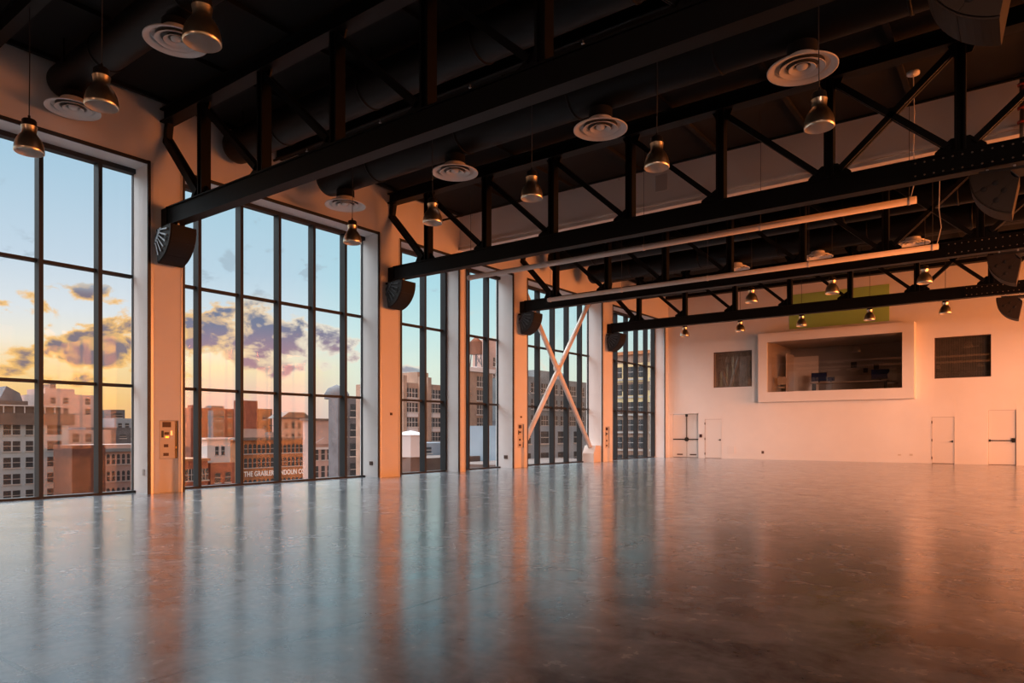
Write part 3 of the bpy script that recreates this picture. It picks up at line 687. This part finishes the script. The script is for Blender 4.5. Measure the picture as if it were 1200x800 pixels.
    MB().lathe([(0.0001,.0),(.14,.02),(.14,.12)], (1.42,.1,1.7), 12, 'x')[0].build('vent', B['dark'], t)
    MB().box(-1.2,1.2,-1.2,1.2,-2.6,0).build('tank_base', B['roof'], t)
    bld('low_building','low dark roofed building at foot of third window',68,66,83,-2.3,'roof',8,zb=-32)
    bld('low_building','pale blue low rooftop behind the white tank',80,78.5,92,-.4,'bluewhite',7,[-2.1],[80.5,84,88],1.4,1.0)
    bld('low_building','dark red low roof nearest below the third window',45,45,62,-4.2,'brick',20)
    t = bld('warehouse','brick warehouse carrying a wooden water tower on its roof',85,100.2,107.6,13.0,'tan',6,[10.2-2.68*i for i in range(9)],[104.2],2.9,2.0,grid=4)
    MB().box(-5.6,.4,-.3,7.7,45,45.8).build('white_coping', B['white'], t)
    t = empty('water_tower', (-88,106.1,14.3)); tag(t,'wooden rooftop water tower with conical cap seen through the fourth window','water tower')
    MB().lathe([(0.0001,2.6),(1.25,2.6),(1.25,5.0),(1.3,5.0),(0.0001,6.3)], n=24)[0].build('tank', B['wood'], t)
    for a in (PI/4,3*PI/4,5*PI/4,7*PI/4): MB().bar((1.2*math.cos(a),1.2*math.sin(a),0),(.95*math.cos(a),.95*math.sin(a),2.6),.14,.14).build('leg', B['dark'], t)
    MB().bar((.85,.85,.3),(-.8,.8,2.4),.08,.08).bar((-.85,.85,.3),(.8,.8,2.4),.08,.08).bar((.85,.85,.3),(.7,-.7,2.4),.08,.08).build('cross_rod', B['dark'], t)
    MB().box(-1.4,1.4,-1.4,1.4,-.5,0).build('platform', B['white'], t)
    t = bld('brick_tower','tall pink brick tower with small windows right of the water tower',95,118.2,124.4,20.3,'pink',4,[16-3.3*i for i in range(9)],[121.5],2.0,2.0,grid=3)
    MB().box(-4,-.5,1,4,52.3,54).build('roof_house', B['pink'], t)
    bld('low_building','pale block at the foot of the pink brick tower',86,108.2,111.7,3.6,'bluewhite',6,[1.0,-2.2],[110],1.6,1.4)
    # bay 4
    t = bld('warehouse','wide grey brick warehouse with grid windows behind the crossed brace',80,112.3,139,12.6,'grey',12,[9.4-3.3*i for i in range(6)],fr(115,137,7),2.4,2.0,grid=3)
    MB().box(-9,-2,6,14,44.6,46.4).lathe([(2.2,0),(2.2,1),(1.2,1.9),(.0001,2.2)], (-4,18,44.6), 16)[0].build('roof_house', B['grey'], t)
    bld('low_building','pale blue building with dark openings behind the crossed brace foot',62,84,108,2.4,'bluewhite',10,[-.4,-3.8],[87,92,97,102],2.2,1.9)
    bld('low_building','dark low roof at the foot of the fourth bay window',50,66,90,-2.6,'roof',10)
    # bay 5 tower seen end on
    t = empty('apartment_tower', (-59.5,110,-32)); tag(t,'tall tan apartment tower, sun painted on its top, filling the farthest window','building')
    MB().box(0,14,0,16,0,47.0).build('wall', B['tan'], t)
    MB().box(-.1,14.1,-.15,0,42.2,45.5).box(-.1,14.1,-.15,0,38.6,40.6).build('painted_sun_band', B['yel'], t)  # low sun on the tower top, painted in as pale bands
    pr = None
    for r in range(14):
        for c in range(6):
            if pr is None:
                mb = MB(); mb.mi = 0; mb.prism([(-.7,0),(.7,0),(.7,1.9),(-.7,1.9)], -.2, 0); mb.mi = 1; mb.box(-.75,.75,-.25,-.15,.9,1.0).box(-.9,.9,-.3,0,-.5,-.2)
                pr = mb.build('window', [B['win'],B['frame']], t); o = pr
            else: o = pr.copy(); C.objects.link(o); o.parent = t
            o.location = (1.3+2.3*c, 0, 43-3.1*r)
    MB().box(-.4,14.4,-.4,16.4,47,47.6).build('cornice', B['brick2'], t)
    struct(MB().box(-600,-17.5,-300,600,-33,-32).build('ground', B['roof']))
city()

# ------------------------------------------------------------------ sky
def sky():
    w = bpy.data.worlds.new('sky'); bpy.context.scene.world = w; w.use_nodes = True; nt = w.node_tree; L = nt.links.new
    for n in list(nt.nodes): nt.nodes.remove(n)
    out = nt.nodes.new('ShaderNodeOutputWorld'); bg = nt.nodes.new('ShaderNodeBackground'); L(bg.outputs[0], out.inputs[0])
    tc = nt.nodes.new('ShaderNodeTexCoord'); sx = nt.nodes.new('ShaderNodeSeparateXYZ'); L(tc.outputs['Generated'], sx.inputs[0])
    def m(op, a, b=None, c=None, clamp=False):
        n = nt.nodes.new('ShaderNodeMath'); n.operation = op; n.use_clamp = clamp
        for i, v in enumerate((a,b,c)):
            if v is None: continue
            if isinstance(v,(int,float)): n.inputs[i].default_value = v
            else: L(v, n.inputs[i])
        return n.outputs[0]
    X, Y, Z = sx.outputs
    az = m('MULTIPLY', m('ARCTAN2', Y, m('MULTIPLY', X, -1)), 180/PI)       # degrees from the window normal
    el = m('MULTIPLY', m('ARCSINE', Z), 180/PI)
    def ramp(fac, stops):
        r = nt.nodes.new('ShaderNodeValToRGB'); e = r.color_ramp.elements
        while len(e) > 1: e.remove(e[0])
        e[0].position = stops[0][0]; e[0].color = (*stops[0][1],1)
        for p, c in stops[1:]: q = e.new(p); q.color = (*c,1)
        L(fac, r.inputs['Fac']); return r.outputs['Color']
    def ss(v, a, b):
        n = nt.nodes.new('ShaderNodeMapRange'); n.interpolation_type = 'SMOOTHSTEP'; L(v, n.inputs[0]); n.inputs[1].default_value = a; n.inputs[2].default_value = b; return n.outputs[0]
    def mix(f, a, b):
        n = nt.nodes.new('ShaderNodeMix'); n.data_type = 'RGBA'
        for i, v in ((0,f),(6,a),(7,b)):
            if isinstance(v,(int,float)): n.inputs[i].default_value = v
            elif isinstance(v,tuple): n.inputs[i].default_value = (*v,1)
            else: L(v, n.inputs[i])
        return n.outputs[2]
    e45 = m('DIVIDE', el, 45.0, clamp=True)
    warm = ramp(e45, [(0,(.85,.42,.20)),(.05,(.95,.58,.22)),(.10,(.97,.70,.36)),(.14,(.92,.84,.70)),(.19,(.76,.80,.84)),(.27,(.58,.70,.82)),(.42,(.40,.60,.76)),(.55,(3.0,3.2,3.4)),(1,(5.2,5.4,5.6))])
    pink = ramp(e45, [(0,(.78,.45,.38)),(.06,(.86,.55,.45)),(.11,(.96,.78,.48)),(.16,(.86,.84,.78)),(.19,(.70,.78,.84)),(.27,(.52,.68,.80)),(.42,(.38,.62,.76)),(.55,(3.0,3.2,3.4)),(1,(5.2,5.4,5.6))])
    cool = ramp(e45, [(0,(.60,.62,.60)),(.06,(.78,.82,.68)),(.12,(.74,.86,.76)),(.18,(.60,.82,.82)),(.27,(.45,.73,.82)),(.42,(.36,.62,.78)),(.55,(3.0,3.2,3.4)),(1,(5.2,5.4,5.6))])
    base = mix(ss(az,23,31), warm, pink); base = mix(ss(az,34,43), base, cool)
    # clouds
    cx = nt.nodes.new('ShaderNodeCombineXYZ'); L(m('MULTIPLY', az, .27), cx.inputs[0]); L(m('MULTIPLY', el, .42), cx.inputs[1]); cx.inputs[2].default_value = 3.7
    n1 = nt.nodes.new('ShaderNodeTexNoise'); n1.inputs['Scale'].default_value = 1.5; n1.inputs['Detail'].default_value = 9; n1.inputs['Roughness'].default_value = .55; n1.inputs['Distortion'].default_value = .25
    L(cx.outputs[0], n1.inputs['Vector'])
    cx2 = nt.nodes.new('ShaderNodeCombineXYZ'); L(m('MULTIPLY', az, .27), cx2.inputs[0]); L(m('MULTIPLY', m('ADD', el, -.7), .42), cx2.inputs[1]); cx2.inputs[2].default_value = 3.7
    n2 = nt.nodes.new('ShaderNodeTexNoise'); n2.inputs['Scale'].default_value = 1.5; n2.inputs['Detail'].default_value = 9; n2.inputs['Roughness'].default_value = .55; n2.inputs['Distortion'].default_value = .25
    L(cx2.outputs[0], n2.inputs['Vector'])
    def bell(a0, e0, ra, re, amp):
        da = m('DIVIDE', m('SUBTRACT', az, a0), ra); de = m('DIVIDE', m('SUBTRACT', el, e0), re)
        d = m('ADD', m('MULTIPLY', da, da), m('MULTIPLY', de, de))
        return m('MULTIPLY', m('POWER', 2.718, m('MULTIPLY', d, -1)), amp)
    blobs = [(20.3,5.9,2.2,1.3,.34),(23.6,6.2,2.2,1.5,.34),(17.2,4.2,1.5,.7,.22),(21.0,3.6,4,.5,.16),(17.0,8.7,1.6,.9,.20),(19.0,8.5,1.2,.9,.20),(21.5,10.0,1.4,.6,.20),(23.6,9.8,1.2,1.0,.24),
             (17.3,11.8,2.0,.6,.14),(28.5,7.9,3.2,1.7,.34),(33.5,7.5,2.8,1.7,.32),(37,7.7,3.2,1.3,.28),(40.5,6.6,2.0,1.2,.24),(33.8,5.3,2.6,1.1,.24),(28.0,4.7,2,.8,.15),(36.8,13.2,1.2,1.0,.22),(39,13.6,1.4,.8,.12),(30.5,12.4,2.6,1.0,.18),
             (34,10.6,3,.7,.14),(38,5.0,1.6,.6,.16),(45.3,5.0,2.4,.55,.26),(46,8,1.6,.5,.12),(41,4.3,1.4,.5,.14)]
    acc = None
    for b in blobs:
        v = bell(*b); acc = v if acc is None else m('ADD', acc, v)
    dens = m('ADD', n1.outputs['Fac'], acc); dens2 = m('ADD', n2.outputs['Fac'], acc)
    alpha = ss(dens, .62, .72)
    core = ss(dens, .68, .82)
    light = ss(m('SUBTRACT', dens2, dens), -.02, .10)
    rimc = mix(ss(az,25,40), (.98,.55,.16), (.86,.78,.66))
    corec = mix(ss(az,23,30), (.20,.155,.20), mix(ss(el,5,9), (.42,.22,.28), (.15,.18,.29)))
    corec = mix(ss(az,42,46), corec, (.30,.36,.42))
    cl = mix(core, rimc, corec); cl = mix(m('MULTIPLY', light, .6), cl, rimc); hi = ss(el, 9.5, 11); cl = mix(hi, cl, (.36,.46,.55)); cl = cl # cl = mix(m('MULTIPLY', light, .6), cl, rimc)
    col = mix(m('MULTIPLY', alpha, m('SUBTRACT', .94, m('MULTIPLY', hi, .35))), base, cl)
    # eastern half: low warm afterglow
    eglow = ramp(e45, [(0,(1.6,.62,.20)),(.15,(1.5,.60,.22)),(.35,(1.2,.62,.36)),(.65,(.9,.72,.62)),(1,(.8,.8,.9))])
    col = mix(ss(X, -.05, .3), col, eglow)
    col = mix(ss(el, -1.5, -.3), (.12,.09,.08), col)
    L(col, bg.inputs['Color']); bg.inputs['Strength'].default_value = 1.0
    w.cycles.sampling_method = 'MANUAL'; w.cycles.sample_map_resolution = 1024
sky()

# ------------------------------------------------------------------ light
def area(name, loc, rot, sx, sy, power, col, spread=PI):
    l = bpy.data.lights.new(name, 'AREA'); l.shape = 'RECTANGLE'; l.size = sx; l.size_y = sy; l.energy = power; l.color = col; l.spread = spread
    o = bpy.data.objects.new(name, l); C.objects.link(o); o.location = loc; o.rotation_euler = rot; return o
for (y, p) in ((4.5,50),(11.6,300),(18.7,2500),(25.7,3400),(32.6,2600)):
    area('evening_glow', (RX+1.2,y,4.0), (0,PI/2,0), 7.2, 6.2, p*1.0, (1,.245,.05))
for (a, b), p in zip(ADDED_BWIN, (320,)):
    area('added_back_fill', ((a+b)/2,BY-1.0,4.0), (PI/2,0,0), b-a, 7.2, p, (1,.46,.27))  # fill lamp added behind the back window to brighten surfaces facing it
l = bpy.data.lights.new('low_sun','SUN'); l.energy = 3.4; l.color = (1,.55,.41); l.angle = math.radians(11)
o = bpy.data.objects.new('low_sun', l); C.objects.link(o)
d = Vector((-math.cos(math.radians(58)), math.sin(math.radians(58)), -math.tan(math.radians(2.8)))).normalized()
o.rotation_euler = d.to_track_quat('-Z','Y').to_euler()

sc = bpy.context.scene
sc.view_settings.view_transform = 'Standard'; sc.view_settings.look = 'None'; sc.view_settings.gamma = 1; sc.view_settings.use_curve_mapping = False
sc.view_settings.exposure = 0
sc.cycles.max_bounces = 8; sc.cycles.transparent_max_bounces = 16; sc.cycles.caustics_reflective = False; sc.cycles.caustics_refractive = False
sc.cycles.sample_clamp_indirect = 6
